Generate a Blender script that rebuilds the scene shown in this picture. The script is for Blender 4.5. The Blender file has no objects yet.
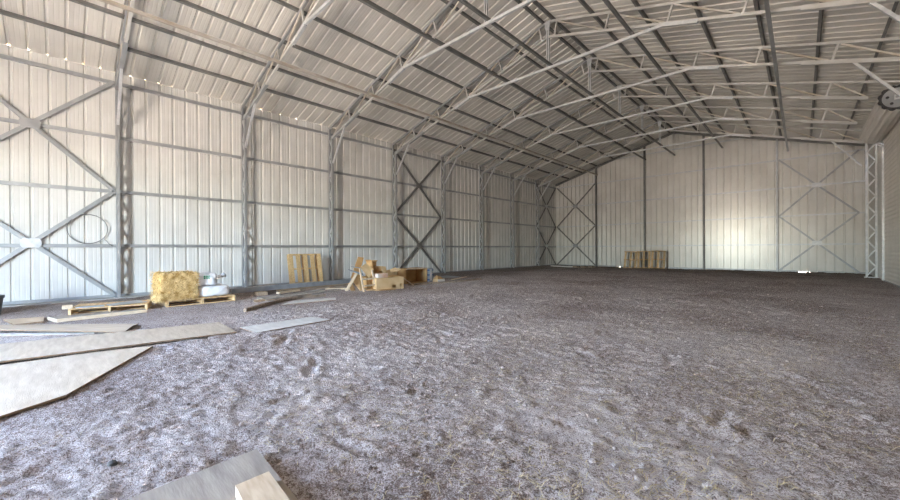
import bpy, bmesh, math, random
import numpy as np
from mathutils import Vector, Matrix, Euler, noise as mnoise

random.seed(7); rng = np.random.default_rng(11)
SC = bpy.context.scene
COL = SC.collection
R = math.radians

# ------------------------------------------------------------------ dimensions (metres)
BAY = 3.048
NF = 8                       # frames 0..7 seen from the camera
XR = 15.45                   # right wall
RIDGE = 7.68
YE = 24.27                   # far end wall
YF = -6.1                    # front end wall (behind the camera)
EAVE, SL = 5.97, 0.293
GIRT = [1.37 + 1.436 * i for i in range(5)]
def zs(x):                   # underside of the roof sheet
    return EAVE + SL * min(x, 2 * RIDGE - x)

# ------------------------------------------------------------------ materials
def new_mat(name):
    m = bpy.data.materials.new(name); m.use_nodes = True
    nt = m.node_tree; b = nt.nodes['Principled BSDF']
    return m, nt, b
def N(nt, t, **kw):
    n = nt.nodes.new(t)
    for k, v in kw.items():
        if k.startswith('i_'): n.inputs[k[2:].replace('_', ' ')].default_value = v
        else: setattr(n, k, v)
    return n
def ramp(nt, stops):
    r = N(nt, 'ShaderNodeValToRGB'); cr = r.color_ramp
    while len(cr.elements) < len(stops): cr.elements.new(0.5)
    for e, (p, c) in zip(cr.elements, stops):
        e.position = p; e.color = (*c, 1)
    return r
def noisy(name, c1, c2, scale=6, rough=0.6, metal=0.0, bump=0.0, bscale=None, detail=5, stretch=None, lo=0.35, hi=0.65, spec=0.5, rnd=0.0):
    m, nt, b = new_mat(name)
    tc = N(nt, 'ShaderNodeTexCoord'); src = tc.outputs['Object']
    if stretch:
        mp = N(nt, 'ShaderNodeMapping'); mp.inputs['Scale'].default_value = stretch
        nt.links.new(src, mp.inputs['Vector']); src = mp.outputs['Vector']
    n = N(nt, 'ShaderNodeTexNoise'); n.inputs['Scale'].default_value = scale; n.inputs['Detail'].default_value = detail
    nt.links.new(src, n.inputs['Vector'])
    r = ramp(nt, [(lo, c1), (hi, c2)]); nt.links.new(n.outputs['Fac'], r.inputs['Fac'])
    out = r.outputs['Color']
    if rnd:
        oi = N(nt, 'ShaderNodeObjectInfo'); hs = N(nt, 'ShaderNodeHueSaturation')
        mr = N(nt, 'ShaderNodeMapRange'); mr.inputs['To Min'].default_value = 1 - rnd; mr.inputs['To Max'].default_value = 1 + rnd
        nt.links.new(oi.outputs['Random'], mr.inputs['Value']); nt.links.new(mr.outputs['Result'], hs.inputs['Value'])
        nt.links.new(out, hs.inputs['Color']); out = hs.outputs['Color']
    nt.links.new(out, b.inputs['Base Color'])
    b.inputs['Roughness'].default_value = rough; b.inputs['Metallic'].default_value = metal
    b.inputs['Specular IOR Level'].default_value = spec
    if bump:
        n2 = N(nt, 'ShaderNodeTexNoise'); n2.inputs['Scale'].default_value = bscale or scale * 4; n2.inputs['Detail'].default_value = 6
        nt.links.new(src, n2.inputs['Vector'])
        bp = N(nt, 'ShaderNodeBump'); bp.inputs['Strength'].default_value = bump; bp.inputs['Distance'].default_value = 0.02
        nt.links.new(n2.outputs['Fac'], bp.inputs['Height']); nt.links.new(bp.outputs['Normal'], b.inputs['Normal'])
    return m

M = {}
M['panel'] = noisy('white_wall_sheet', (.62, .61, .585), (.70, .69, .665), 1.3, .42, .0, spec=.5)
M['endpanel'] = noisy('white_end_wall_sheet', (.70, .68, .635), (.78, .765, .725), 1.1, .29, .18, spec=.7)
M['roofsheet'] = noisy('roof_sheet', (.66, .635, .59), (.74, .715, .67), .9, .33, .10, spec=.6)
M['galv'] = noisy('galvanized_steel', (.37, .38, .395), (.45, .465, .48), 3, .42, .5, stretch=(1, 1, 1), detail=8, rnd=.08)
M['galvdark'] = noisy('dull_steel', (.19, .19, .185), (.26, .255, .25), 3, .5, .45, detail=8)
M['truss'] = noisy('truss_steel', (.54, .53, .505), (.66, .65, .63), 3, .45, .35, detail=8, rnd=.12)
M['rust'] = noisy('rust_tinged_steel', (.52, .45, .36), (.65, .615, .56), 2.2, .5, .25, detail=8, rnd=.15)
M['plate'] = noisy('bright_plate', (.60, .62, .64), (.74, .75, .76), 8, .38, .4)
M['curtain'] = noisy('door_curtain', (.80, .755, .69), (.86, .81, .75), 2, .4, .0)
M['dark'] = noisy('dark_steel', (.025, .025, .027), (.06, .06, .062), 14, .5, .2)
M['concrete'] = noisy('concrete', (.34, .33, .31), (.48, .465, .44), 5, .9, bump=.3)
M['ply'] = noisy('plywood_face', (.50, .41, .31), (.65, .56, .45), 3.2, .75, stretch=(1.0, 6, 6), detail=8, bump=.15, bscale=20, lo=.3, hi=.68)
M['plyedge'] = noisy('plywood_edge', (.20, .13, .08), (.36, .25, .16), 14, .85, stretch=(1, 1, 8))
M['plygrey'] = noisy('weathered_plywood', (.27, .235, .205), (.44, .395, .345), 3.0, .85, stretch=(1.0, 7, 7), detail=10, bump=.08, bscale=16, lo=.3, hi=.7)
M['whiteboard'] = noisy('pale_board', (.66, .635, .60), (.78, .76, .72), 4, .7, stretch=(1, 6, 6))
M['pine'] = noisy('pine', (.58, .37, .16), (.78, .56, .29), 4, .65, stretch=(7, 7, 1.3), detail=7, rnd=.16)
M['pine_h'] = noisy('pallet_wood', (.54, .35, .165), (.74, .53, .30), 4, .65, stretch=(1.3, 7, 7), detail=7, rnd=.16)
M['oldwood'] = noisy('old_timber', (.20, .15, .11), (.40, .32, .25), 5, .85, stretch=(7, 1.2, 7), detail=8, bump=.25)
M['pale_timber'] = noisy('pale_timber', (.56, .43, .29), (.70, .58, .44), 5, .75, stretch=(1.2, 7, 7), detail=8)
M['card'] = noisy('cardboard', (.50, .29, .115), (.62, .39, .175), 3, .8, rnd=.14)
M['cardlight'] = noisy('pale_cardboard', (.62, .42, .21), (.74, .54, .31), 3, .8, rnd=.12)
M['cardpink'] = noisy('pale_pink_box_print', (.70, .42, .28), (.78, .70, .64), 2, .7)
M['bag'] = noisy('white_woven_bag', (.76, .77, .79), (.86, .865, .88), 6, .5, bump=.2, bscale=14)
M['green'] = noisy('green_print', (.03, .30, .17), (.05, .38, .22), 20, .6)
M['slate'] = noisy('grey_blue_steel', (.30, .33, .37), (.40, .43, .475), 5, .45, .2, detail=7)
M['eavetint'] = noisy('eave_light_tint', (.62, .42, .16), (.75, .55, .25), 4, .6)  # golden so that light leaking in at the eave turns warm
M['rubber'] = noisy('dark_grey_plastic', (.05, .055, .06), (.10, .105, .11), 5, .5)
M['wire'] = noisy('pale_wire', (.50, .51, .50), (.62, .63, .62), 8, .4, .5)
M['stone'] = noisy('dark_stone', (.06, .06, .06), (.14, .135, .13), 12, .9, bump=.4)
M['blue'] = noisy('blue_strap', (.04, .10, .24), (.07, .15, .32), 9, .6)
M['straw'] = noisy('straw', (.58, .47, .27), (.82, .71, .48), 1.7, .75, lo=.3, hi=.7)
M['hay'] = noisy('hay', (.34, .18, .04), (.80, .56, .22), 17, .85, detail=9, bump=1.0, bscale=34, lo=.33, hi=.62)
M['haystraw'] = noisy('hay_stalks', (.46, .26, .07), (.86, .66, .33), 9, .75)
M['outground'] = noisy('pale_dry_ground', (.42, .35, .27), (.54, .46, .37), .5, .95)

# dirt floor
def dirt_material():
    m, nt, b = new_mat('dirt')
    tc = N(nt, 'ShaderNodeTexCoord'); P = tc.outputs['Object']
    def noi(scale, detail=6, rough=.6, vec=P):
        n = N(nt, 'ShaderNodeTexNoise'); n.inputs['Scale'].default_value = scale
        n.inputs['Detail'].default_value = detail; n.inputs['Roughness'].default_value = rough
        nt.links.new(vec, n.inputs['Vector']); return n.outputs['Fac']
    def mix(f, a, c):
        x = N(nt, 'ShaderNodeMix', data_type='RGBA')
        nt.links.new(f, x.inputs['Factor']) if not isinstance(f, float) else None
        if isinstance(f, float): x.inputs['Factor'].default_value = f
        for s, v in (('A', a), ('B', c)):
            k = [q for q in x.inputs if q.name == s and q.type == 'RGBA'][0]
            if isinstance(v, tuple): k.default_value = (*v, 1)
            else: nt.links.new(v, k)
        return [q for q in x.outputs if q.type == 'RGBA'][0]
    def mrange(v, a, c, lo=0., hi=1.):
        r = N(nt, 'ShaderNodeMapRange'); r.inputs['From Min'].default_value = a; r.inputs['From Max'].default_value = c
        r.inputs['To Min'].default_value = lo; r.inputs['To Max'].default_value = hi
        nt.links.new(v, r.inputs['Value']); return r.outputs['Result']
    def math_(op, a, c):
        n = N(nt, 'ShaderNodeMath', operation=op)
        for i, v in enumerate((a, c)):
            if isinstance(v, float): n.inputs[i].default_value = v
            else: nt.links.new(v, n.inputs[i])
        return n.outputs[0]
    dust, brown = (.60, .54, .53), (.23, .17, .145)
    fine = noi(38, 6, .75); mid = noi(9, 8, .7); big = noi(.55, 4, .5); vfine = noi(120, 3, .7)
    f = math_('ADD', math_('MULTIPLY', fine, .72), math_('MULTIPLY', mid, .28))
    f = math_('ADD', f, math_('MULTIPLY', math_('SUBTRACT', vfine, .5), .8))
    f = math_('ADD', f, math_('MULTIPLY', math_('SUBTRACT', big, .5), .35))
    c = mix(mrange(f, .405, .53), brown, dust)
    # straw dust flecks
    st = noi(60, 3, .6); stm = noi(1.1, 4, .55)
    sf = math_('MULTIPLY', mrange(st, .62, .68), mrange(stm, .48, .60))
    c = mix(math_('MULTIPLY', sf, .75), c, (.55, .45, .28))
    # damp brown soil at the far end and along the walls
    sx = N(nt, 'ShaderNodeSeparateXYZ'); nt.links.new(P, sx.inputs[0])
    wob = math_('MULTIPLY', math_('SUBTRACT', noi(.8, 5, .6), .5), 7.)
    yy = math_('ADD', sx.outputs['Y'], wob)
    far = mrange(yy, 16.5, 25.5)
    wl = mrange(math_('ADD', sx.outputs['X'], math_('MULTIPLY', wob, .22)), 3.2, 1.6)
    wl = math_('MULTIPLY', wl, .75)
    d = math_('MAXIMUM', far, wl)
    d = math_('MAXIMUM', d, mrange(math_('ADD', sx.outputs['Y'], math_('MULTIPLY', wob, .15)), -2.0, -3.2))  # unseen floor by the doorway, darkened to weaken the light it bounces
    damp_and_dimmed = mix(mrange(f, .40, .58), (.075, .054, .044), (.26, .205, .175))
    c = mix(math_('MULTIPLY', d, .85), c, damp_and_dimmed)
    nt.links.new(c, b.inputs['Base Color']); b.inputs['Roughness'].default_value = .95
    b.inputs['Specular IOR Level'].default_value = .2
    bp = N(nt, 'ShaderNodeBump'); bp.inputs['Strength'].default_value = .9; bp.inputs['Distance'].default_value = .035
    h = math_('ADD', math_('MULTIPLY', fine, .7), math_('MULTIPLY', vfine, .3))
    nt.links.new(h, bp.inputs['Height']); nt.links.new(bp.outputs['Normal'], b.inputs['Normal'])
    return m
M['dirt'] = dirt_material()

# ------------------------------------------------------------------ mesh building
class MB:
    def __init__(s): s.v = []; s.f = []; s.mi = []
    def add(s, vs, fs, mi=0):
        o = len(s.v); s.v += [tuple(p) for p in vs]; s.f += [tuple(i + o for i in f) for f in fs]; s.mi += [mi] * len(fs)
        return s
    def hexa(s, c, mi=0, top_mi=None):       # 8 corners: bottom ring 0-3, top ring 4-7
        fs = [(3, 2, 1, 0), (4, 5, 6, 7), (0, 1, 5, 4), (1, 2, 6, 5), (2, 3, 7, 6), (3, 0, 4, 7)]
        o = len(s.v); s.v += [tuple(p) for p in c]
        for i, f in enumerate(fs):
            s.f.append(tuple(k + o for k in f)); s.mi.append(top_mi if (top_mi is not None and i < 2) else mi)
        return s
    def box(s, a, b, mi=0):
        (x0, y0, z0), (x1, y1, z1) = a, b
        return s.hexa([(x0, y0, z0), (x1, y0, z0), (x1, y1, z0), (x0, y1, z0), (x0, y0, z1), (x1, y0, z1), (x1, y1, z1), (x0, y1, z1)], mi)
    def bar(s, p, q, w, h, up=(0, 0, 1), mi=0):   # solid bar p->q, w across, h along 'up'
        p, q = Vector(p), Vector(q); d = (q - p).normalized(); u = Vector(up); u = (u - d * u.dot(d)).normalized(); r = d.cross(u)
        c = []
        for e in (p, q):
            c.append([e + r * (sx * w / 2) + u * (sy * h / 2) for sx, sy in ((-1, -1), (1, -1), (1, 1), (-1, 1))])
        return s.hexa(c[0] + c[1], mi)
    def prof(s, p, q, pts, up=(0, 0, 1), mi=0, caps=True, closed=True):   # extrude a 2-D profile (across, up) from p to q
        p, q = Vector(p), Vector(q); d = (q - p).normalized(); u = Vector(up); u = (u - d * u.dot(d)).normalized(); r = d.cross(u)
        n = len(pts); vs = [e + r * a + u * b for e in (p, q) for a, b in pts]
        fs = [(i, (i + 1) % n, n + (i + 1) % n, n + i) for i in range(n if closed else n - 1)]
        if caps and closed: fs += [tuple(range(n))[::-1], tuple(range(n, 2 * n))]
        return s.add(vs, fs, mi)
    def cyl(s, p, q, r0, r1=None, n=14, mi=0, caps=True):
        p, q = Vector(p), Vector(q); r1 = r0 if r1 is None else r1
        d = (q - p).normalized(); a = d.orthogonal().normalized(); b = d.cross(a)
        vs = [e + (a * math.cos(t) + b * math.sin(t)) * rr for e, rr in ((p, r0), (q, r1)) for t in [2 * math.pi * i / n for i in range(n)]]
        fs = [(i, (i + 1) % n, n + (i + 1) % n, n + i) for i in range(n)]
        if caps: fs += [tuple(range(n))[::-1], tuple(range(n, 2 * n))]
        return s.add(vs, fs, mi)
    def path(s, pts, r, n=8, mi=0):
        pts = [Vector(p) for p in pts]; rings = []
        for i, p in enumerate(pts):
            d = (pts[min(i + 1, len(pts) - 1)] - pts[max(i - 1, 0)]).normalized()
            ref = Vector((0, 0, 1)) if abs(d.z) < .9 else Vector((1, 0, 0))
            a = d.cross(ref).normalized(); b = d.cross(a); rings.append([p + (a * math.cos(t) + b * math.sin(t)) * r for t in [2 * math.pi * k / n for k in range(n)]])
        vs = [v for ring in rings for v in ring]; fs = []
        for i in range(len(pts) - 1):
            fs += [(i * n + k, i * n + (k + 1) % n, (i + 1) * n + (k + 1) % n, (i + 1) * n + k) for k in range(n)]
        fs += [tuple(range(n))[::-1], tuple(range((len(pts) - 1) * n, len(pts) * n))]
        return s.add(vs, fs, mi)
    def tube(s, p, q, w, h, t=.004, up=(0, 0, 1)):      # hollow box tube, open ends
        o = [(-w / 2, -h / 2), (w / 2, -h / 2), (w / 2, h / 2), (-w / 2, h / 2)]
        i = [(a * (1 - 2 * t / w), b * (1 - 2 * t / h)) for a, b in o]
        s.prof(p, q, o, up, caps=False); s.prof(p, q, i[::-1], up, caps=False)
        p, q = Vector(p), Vector(q); d = (q - p).normalized(); u = Vector(up); u = (u - d * u.dot(d)).normalized(); r = d.cross(u)
        for e in (p, q):
            vs = [e + r * a + u * b for a, b in o + i]
            s.add(vs, [(k, (k + 1) % 4, 4 + (k + 1) % 4, 4 + k) for k in range(4)])
        return s
    def build(s, name, mat, parent=None, smooth=False, bevel=0):
        me = bpy.data.meshes.new(name); me.from_pydata([tuple(v) for v in s.v], [], s.f)
        mats = mat if isinstance(mat, (list, tuple)) else [mat]
        for m in mats: me.materials.append(M[m])
        if len(mats) > 1: me.polygons.foreach_set('material_index', s.mi)
        bm = bmesh.new(); bm.from_mesh(me); bmesh.ops.recalc_face_normals(bm, faces=bm.faces)
        bm.to_mesh(me); bm.free()
        if smooth: me.polygons.foreach_set('use_smooth', [True] * len(me.polygons))
        o = bpy.data.objects.new(name, me); COL.objects.link(o)
        if parent: o.parent = parent
        if bevel:
            b = o.modifiers.new('bevel', 'BEVEL'); b.width = bevel; b.segments = 2; b.limit_method = 'ANGLE'
        return o

def tag(o, label, cat, group=None):
    o['label'] = label; o['category'] = cat
    if group: o['group'] = group
    elif 'group' in o: del o['group']
    return o
def thing(name, label, cat, loc=(0, 0, 0), rot=(0, 0, 0), group=None):
    o = bpy.data.objects.new(name, None); COL.objects.link(o); o.empty_display_size = .1
    o.location = loc; o.rotation_euler = rot
    return tag(o, label, cat, group)
def struct(o): o['kind'] = 'structure'; return o
def stuff(o): o['kind'] = 'stuff'; return o
def dup(root, loc, rot=None, label=None, group=None):
    r = root.copy(); COL.objects.link(r); r.location = loc
    if rot is not None: r.rotation_euler = rot
    if label: r['label'] = label
    if group: r['group'] = group
    def rec(a, b):
        for ch in [c for c in a.children]:
            d = ch.copy(); COL.objects.link(d); d.parent = b; rec(ch, d)
    rec(root, r); return r

# ------------------------------------------------------------------ ribbed sheets
PITCH = .3048
RIB = [(0, 0), (.070, 0), (.078, .0022), (.090, .0022), (.098, 0), (.150, 0), (.158, .0022), (.170, .0022), (.178, 0), (.232, 0), (.250, .032), (.285, .032), (.3028, 0)]
def ribline(a, b, off=0.0):
    out = []; n0 = math.floor((a - off) / PITCH) - 1; n1 = math.ceil((b - off) / PITCH) + 1
    pts = [(off + n * PITCH + s, h) for n in range(n0, n1) for s, h in RIB]
    prev = None
    for t, h in pts:
        if t < a - 1e-6: prev = (t, h); continue
        if t > b + 1e-6: break
        out.append((t, h))
    if out and out[0][0] > a: out.insert(0, (a, 0.0))
    if out and out[-1][0] < b: out.append((b, 0.0))
    return out

def strip(mb, rows):                # rows: list of lists of points of equal length
    n = len(rows[0]); vs = [p for r in rows for p in r]
    fs = [(i * n + k, i * n + k + 1, (i + 1) * n + k + 1, (i + 1) * n + k) for i in range(len(rows) - 1) for k in range(n - 1)]
    mb.add(vs, fs); return mb

# left wall
L = ribline(YF, YE, .05)
mb = MB(); strip(mb, [[(-h, y, -.15) for y, h in L], [(-h, y, 5.984) for y, h in L]])
struct(mb.build('wall_left', 'panel'))
# right wall: full height away from the roll-up door, header above it
D0, D1, DH = 15.34, 19.55, 5.2
mb = MB()
for a, b, z0 in ((YF, D0, -.15), (D0, D1, DH), (D1, YE, -.15)):
    L = ribline(a, b, .05); strip(mb, [[(XR + h, y, z0) for y, h in L], [(XR + h, y, 5.96) for y, h in L]])
struct(mb.build('wall_right', 'panel'))
# far end wall, with two slits where daylight comes in under the sheets
L = ribline(0, XR, .10)
gap = lambda x: -.15 if not (4.4 < x < 4.6 or 13.15 < x < 13.7) else .012
mb = MB(); strip(mb, [[(x, YE + h, gap(x)) for x, h in L], [(x, YE + h, zs(x) + .02) for x, h in L]])
struct(mb.build('wall_back', 'endpanel'))
# front end wall with the open doorway that lights the barn
FD0, FD1, FDH = 6.55, 8.85, 4.2
mb = MB()
for a, b, z0 in ((0, FD0, -.15), (FD0, FD1, FDH), (FD1, XR, -.15)):
    L = ribline(a, b, .10); strip(mb, [[(x, YF - h, z0) for x, h in L], [(x, YF - h, zs(x) + .02) for x, h in L]])
struct(mb.build('wall_front', 'panel'))
# roof sheets
L = ribline(YF - .2, YE + .2, .02)
mb = MB()
xs = [-.30, RIDGE]
strip(mb, [[(-.30, y, EAVE - .30 * SL + h) for y, h in L], [(RIDGE, y, zs(RIDGE) + h) for y, h in L]])
strip(mb, [[(RIDGE, y, zs(RIDGE) + h) for y, h in L], [(XR + .3, y, zs(XR + .3) + h) for y, h in L]])
struct(mb.build('ceiling', 'roofsheet'))

# ------------------------------------------------------------------ ground
def vnoise(x, y, seed):
    xi = np.floor(x).astype(int); yi = np.floor(y).astype(int); fx = x - xi; fy = y - yi
    fx = fx * fx * fx * (fx * (fx * 6 - 15) + 10); fy = fy * fy * fy * (fy * (fy * 6 - 15) + 10)
    def h(a, b):
        n = (a * 374761393 + b * 668265263 + seed * 1274126177) & 0xFFFFFFFF
        n = ((n ^ (n >> 13)) * 1274126177) & 0xFFFFFFFF
        return ((n ^ (n >> 16)) & 0xFFFF) / 65535.0
    a = h(xi, yi); b = h(xi + 1, yi); c = h(xi, yi + 1); d = h(xi + 1, yi + 1)
    return (a * (1 - fx) + b * fx) * (1 - fy) + (c * (1 - fx) + d * fx) * fy
dents = []
for i in range(260):
    dents.append((rng.uniform(5.5, 15.2), rng.uniform(-.6, 9) , rng.uniform(0, math.pi), rng.uniform(.10, .22), rng.uniform(.035, .07), rng.uniform(.012, .035)))
for i in range(120):
    dents.append((rng.uniform(1, 15.2), rng.uniform(8, 23), rng.uniform(0, math.pi), rng.uniform(.15, .4), rng.uniform(.06, .12), rng.uniform(.02, .045)))
FLAT = [(7.0, 9.6, -2.4, -.9, .006), (7.0, 8.3, -.9, -.35, .006), (5.9, 7.15, -1.8, .76, .004), (6.8, 7.4, .85, 2.15, .004), (10.85, 12.1, -1.75, -.26, .012), (3.9, 6.0, -1.9, -.15, .004),
        (2.3, 3.4, -1.1, 2.0, .0), (2.6, 4.3, 4.5, 8.9, .002), (1.4, 5.1, 1.4, 6.9, .006),
]
def height(x, y):
    x = np.asarray(x, float); y = np.asarray(y, float)
    c, s = math.cos(.5), math.sin(.5); u = c * x + s * y; v = -s * x + c * y
    def R_(k, seed): return vnoise(u * k, v * k, seed) - .5
    h = .020 * R_(.7, 1) + .018 * R_(2.1, 2)
    lump = vnoise(u * 7.5, v * 5.0, 3); h = h + .014 * (np.abs(lump - .5) * 2) ** 1.2 - .006
    h = h + .011 * R_(11, 4) + .018 * R_(21, 5) + .022 * np.abs(R_(34, 6)) + .012 * R_(39, 7)
    amp = np.clip((x - 3.5) / 3.0, .35, 1) ; h = h * amp
    far = np.clip((y - 9) / 10, 0, 1); h = h * (1 + .5 * far)
    # soil heaped against the left wall beyond the first column
    h = h + .05 * np.clip((1.2 - x) / .8, 0, 1) * np.clip((y - .2) / 1.0, 0, 1)
    return h
def axis(segs):
    out = []
    for a, b, st in segs:
        n = max(1, int(round((b - a) / st))); out += list(a + (b - a) * np.arange(n) / n)
    out.append(segs[-1][1]); return np.array(out)
gx = axis([(-.02, 6, .07), (6, XR + .02, .025)])
gy = axis([(YF - .05, -1.6, .15), (-1.6, 4, .025), (4, 9, .05), (9, YE, .1)])
X, Y = np.meshgrid(gx, gy, indexing='ij'); H = height(X, Y)
for dx, dy, a, l, w, dp in dents:
    i0, i1 = np.searchsorted(gx, [dx - .7, dx + .7]); j0, j1 = np.searchsorted(gy, [dy - .7, dy + .7])
    if i1 <= i0 or j1 <= j0: continue
    xx = X[i0:i1, j0:j1] - dx; yy = Y[i0:i1, j0:j1] - dy
    uu = xx * math.cos(a) + yy * math.sin(a); vv = -xx * math.sin(a) + yy * math.cos(a)
    q = (uu / l) ** 2 + (vv / w) ** 2
    H[i0:i1, j0:j1] += -dp * np.exp(-q) + .45 * dp * np.exp(-((np.sqrt(q) - 1.6) ** 2) * 4)
for x0, x1, y0, y1, top in FLAT:
    i0, i1 = np.searchsorted(gx, [x0, x1]); j0, j1 = np.searchsorted(gy, [y0, y1])
    H[i0:i1, j0:j1] = np.minimum(H[i0:i1, j0:j1], top)
nx, ny = len(gx), len(gy)
me = bpy.data.meshes.new('floor')
co = np.stack([X, Y, H], -1).reshape(-1, 3)
idx = np.arange(nx * ny).reshape(nx, ny)
q = np.stack([idx[:-1, :-1], idx[1:, :-1], idx[1:, 1:], idx[:-1, 1:]], -1).reshape(-1, 4)
me.vertices.add(len(co)); me.vertices.foreach_set('co', co.ravel().astype(np.float32))
me.loops.add(q.size); me.loops.foreach_set('vertex_index', q.ravel().astype(np.int32))
me.polygons.add(len(q)); me.polygons.foreach_set('loop_start', (np.arange(len(q)) * 4).astype(np.int32))
me.polygons.foreach_set('loop_total', np.full(len(q), 4, np.int32))
me.polygons.foreach_set('use_smooth', np.ones(len(q), bool))
me.update(); me.validate(); me.materials.append(M['dirt'])
fl = bpy.data.objects.new('floor', me); COL.objects.link(fl); struct(fl)
def ground(x, y):
    i = min(max(np.searchsorted(gx, x) - 1, 0), nx - 1); j = min(max(np.searchsorted(gy, y) - 1, 0), ny - 1)
    return float(H[i, j])
# ground outside
mb = MB(); mb.add([(-80, -90, -.16), (95, -90, -.16), (95, 110, -.16), (-80, 110, -.16)], [(0, 1, 2, 3)])
struct(mb.build('ground_outside', 'outground'))

# ------------------------------------------------------------------ trim of the shell
def cprof(w, h, lip=.018, t=.004):    # C channel, open towards -across
    return [(-w / 2, -h / 2), (w / 2, -h / 2), (w / 2, h / 2), (-w / 2, h / 2), (-w / 2, h / 2 - lip), (-w / 2 + t, h / 2 - lip), (-w / 2 + t, h / 2 - t),
            (w / 2 - t, h / 2 - t), (w / 2 - t, -h / 2 + t), (-w / 2 + t, -h / 2 + t), (-w / 2 + t, -h / 2 + lip), (-w / 2, -h / 2 + lip)]
mb = MB(); mb.box((0, YF, -.12), (.07, YE, .085)); struct(mb.build('baseboard_left', 'galv'))
mb = MB(); mb.box((.07, YF, -.3), (.42, YE, .02)); struct(mb.build('trim_1', 'concrete'))
mb = MB(); mb.box((.07, YE - .06, -.12), (4.3, YE, .075)); mb.box((4.8, YE - .06, -.12), (13.1, YE, .075)); mb.box((13.8, YE - .06, -.12), (XR, YE, .075))
struct(mb.build('baseboard_back', 'galv'))
mb = MB()
mb.bar((.05, YE - .05, zs(.05) - .09), (RIDGE, YE - .05, zs(RIDGE) - .09), .09, .12); mb.bar((RIDGE, YE - .05, zs(RIDGE) - .09), (XR - .02, YE - .05, zs(XR) - .09), .09, .12)
struct(mb.build('trim_2', 'galvdark'))
mb = MB(); mb.box((-.085, YF, 5.80), (-.06, YE, 5.950)); struct(mb.build('eave_light_board', 'eavetint'))  # unseen board added outside to block and tint light at the eave gap

# ------------------------------------------------------------------ girts and purlins
ordw = ['lowest', 'second lowest', 'third', 'fourth', 'topmost']
for i in range(4):
    mb = MB(); mb.prof((.032, YF + .05, GIRT[i]), (.032, YE - .07, GIRT[i]), cprof(.06, .085), (0, 0, 1))
    tag(mb.build('wall_girt', 'galv'), f"{['lowest', 'second from the ground', 'third from the ground', 'highest, just under the eave:'][i]} long steel girt along the left wall", 'girt', 'steel girts along the left wall')
for i in range(5):
    z = GIRT[i]; x0 = .08 if i < 4 else (z - EAVE) / SL + .3
    x1 = XR - .06 if i < 4 else 2 * RIDGE - x0
    mb = MB(); mb.prof((x0, YE - .032, z), (x1, YE - .032, z), cprof(.06, .07), (0, 0, 1))
    tag(mb.build('wall_girt', 'plate'), f"{['lowest', 'second from the ground', 'third from the ground', 'fourth from the ground', 'short topmost gable:'][i]} pale steel girt across the far end wall", 'girt', 'steel girts across the far end wall')
PL = [1.10, 2.10, 3.13, 4.21, 5.31, 6.40, 7.52]; PR = [7.84, 9.02, 10.20, 11.38, 12.50, 13.56, 14.63]
cnt = ['first', 'second', 'third', 'fourth', 'fifth', 'sixth', 'seventh']
for side, lst in (('left', PL), ('right', PR[::-1])):
    for i, x in enumerate(lst):
        up = Vector((-SL, 0, 1)) if side == 'left' else Vector((SL, 0, 1))
        mb = MB(); z = zs(x) - .047
        mb.prof((x, YF + .1, z), (x, YE - .12, z), cprof(.06, .085), up)
        for k in range(0): pass
        o = mb.build('roof_purlin', 'galvdark')
        tag(o, f"{cnt[i]} roof purlin counting up from the {side} eave" + (', beside the ridge' if i == 6 else ''), 'purlin', f'purlins under the {side} roof slope')

# ------------------------------------------------------------------ lattice columns
def lattice_column(label, zb=-.12, ztop=5.86, fx=.31, bx=.095, mats=('galv', 'plate')):
    t = thing('lattice_column', label, 'column', group='lattice columns along the left wall')
    MB().bar((fx, 0, zb), (fx, 0, ztop - .30), .062, .062, (1, 0, 0)).build('front_chord', mats[0], t)
    MB().bar((bx, 0, zb), (bx, 0, ztop), .062, .062, (1, 0, 0)).build('back_chord', mats[0], t)
    n = 15; dz = (ztop - .42 - .08) / n; a = .08
    for i in range(n):
        z0 = a + i * dz + .015; z1 = a + (i + 1) * dz - .015
        p, q = ((bx + .02, 0, z0), (fx - .02, 0, z1)) if i % 2 else ((fx - .02, 0, z0), (bx + .02, 0, z1))
        MB().bar(p, q, .042, .038, (0, 1, 0)).build('lacing_bar', mats[1], t)  # paler than the chords: contrast against the shaded wall put into the colour
    mb = MB(); mb.box((bx - .06, -.09, zb), (fx + .07, .09, .03 if zb > -.2 else .03)); mb.build('base_plate', mats[0], t)
    return t
where = ['nearest tall lattice column on the left wall, behind the pallet with metal sheets', 'second lattice column on the left wall, just right of the white bags',
         'third lattice column on the left wall, just right of the upright wooden pallet', 'fourth lattice column on the left wall, rising behind the cardboard heap',
         'fifth lattice column on the left wall, just right of the dark cross bracing', 'sixth lattice column along the left wall, with plain wall either side',
         'seventh lattice column along the left wall, last but one before the far end', 'farthest lattice column on the left wall, next to the far corner bracing']
col0 = lattice_column(where[0])
for k in range(1, NF): dup(col0, (0, k * BAY, 0), label=where[k])
rc = lattice_column('pale lattice column on the right beside the roll-up door', -.2, 5.80, .315, .055, ('plate', 'plate'))
rc['group'] = 'lattice column on the right wall'; del rc['group']
rc.location = (XR + .0, 7 * BAY, 0); rc.rotation_euler = (0, 0, math.pi)

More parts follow.
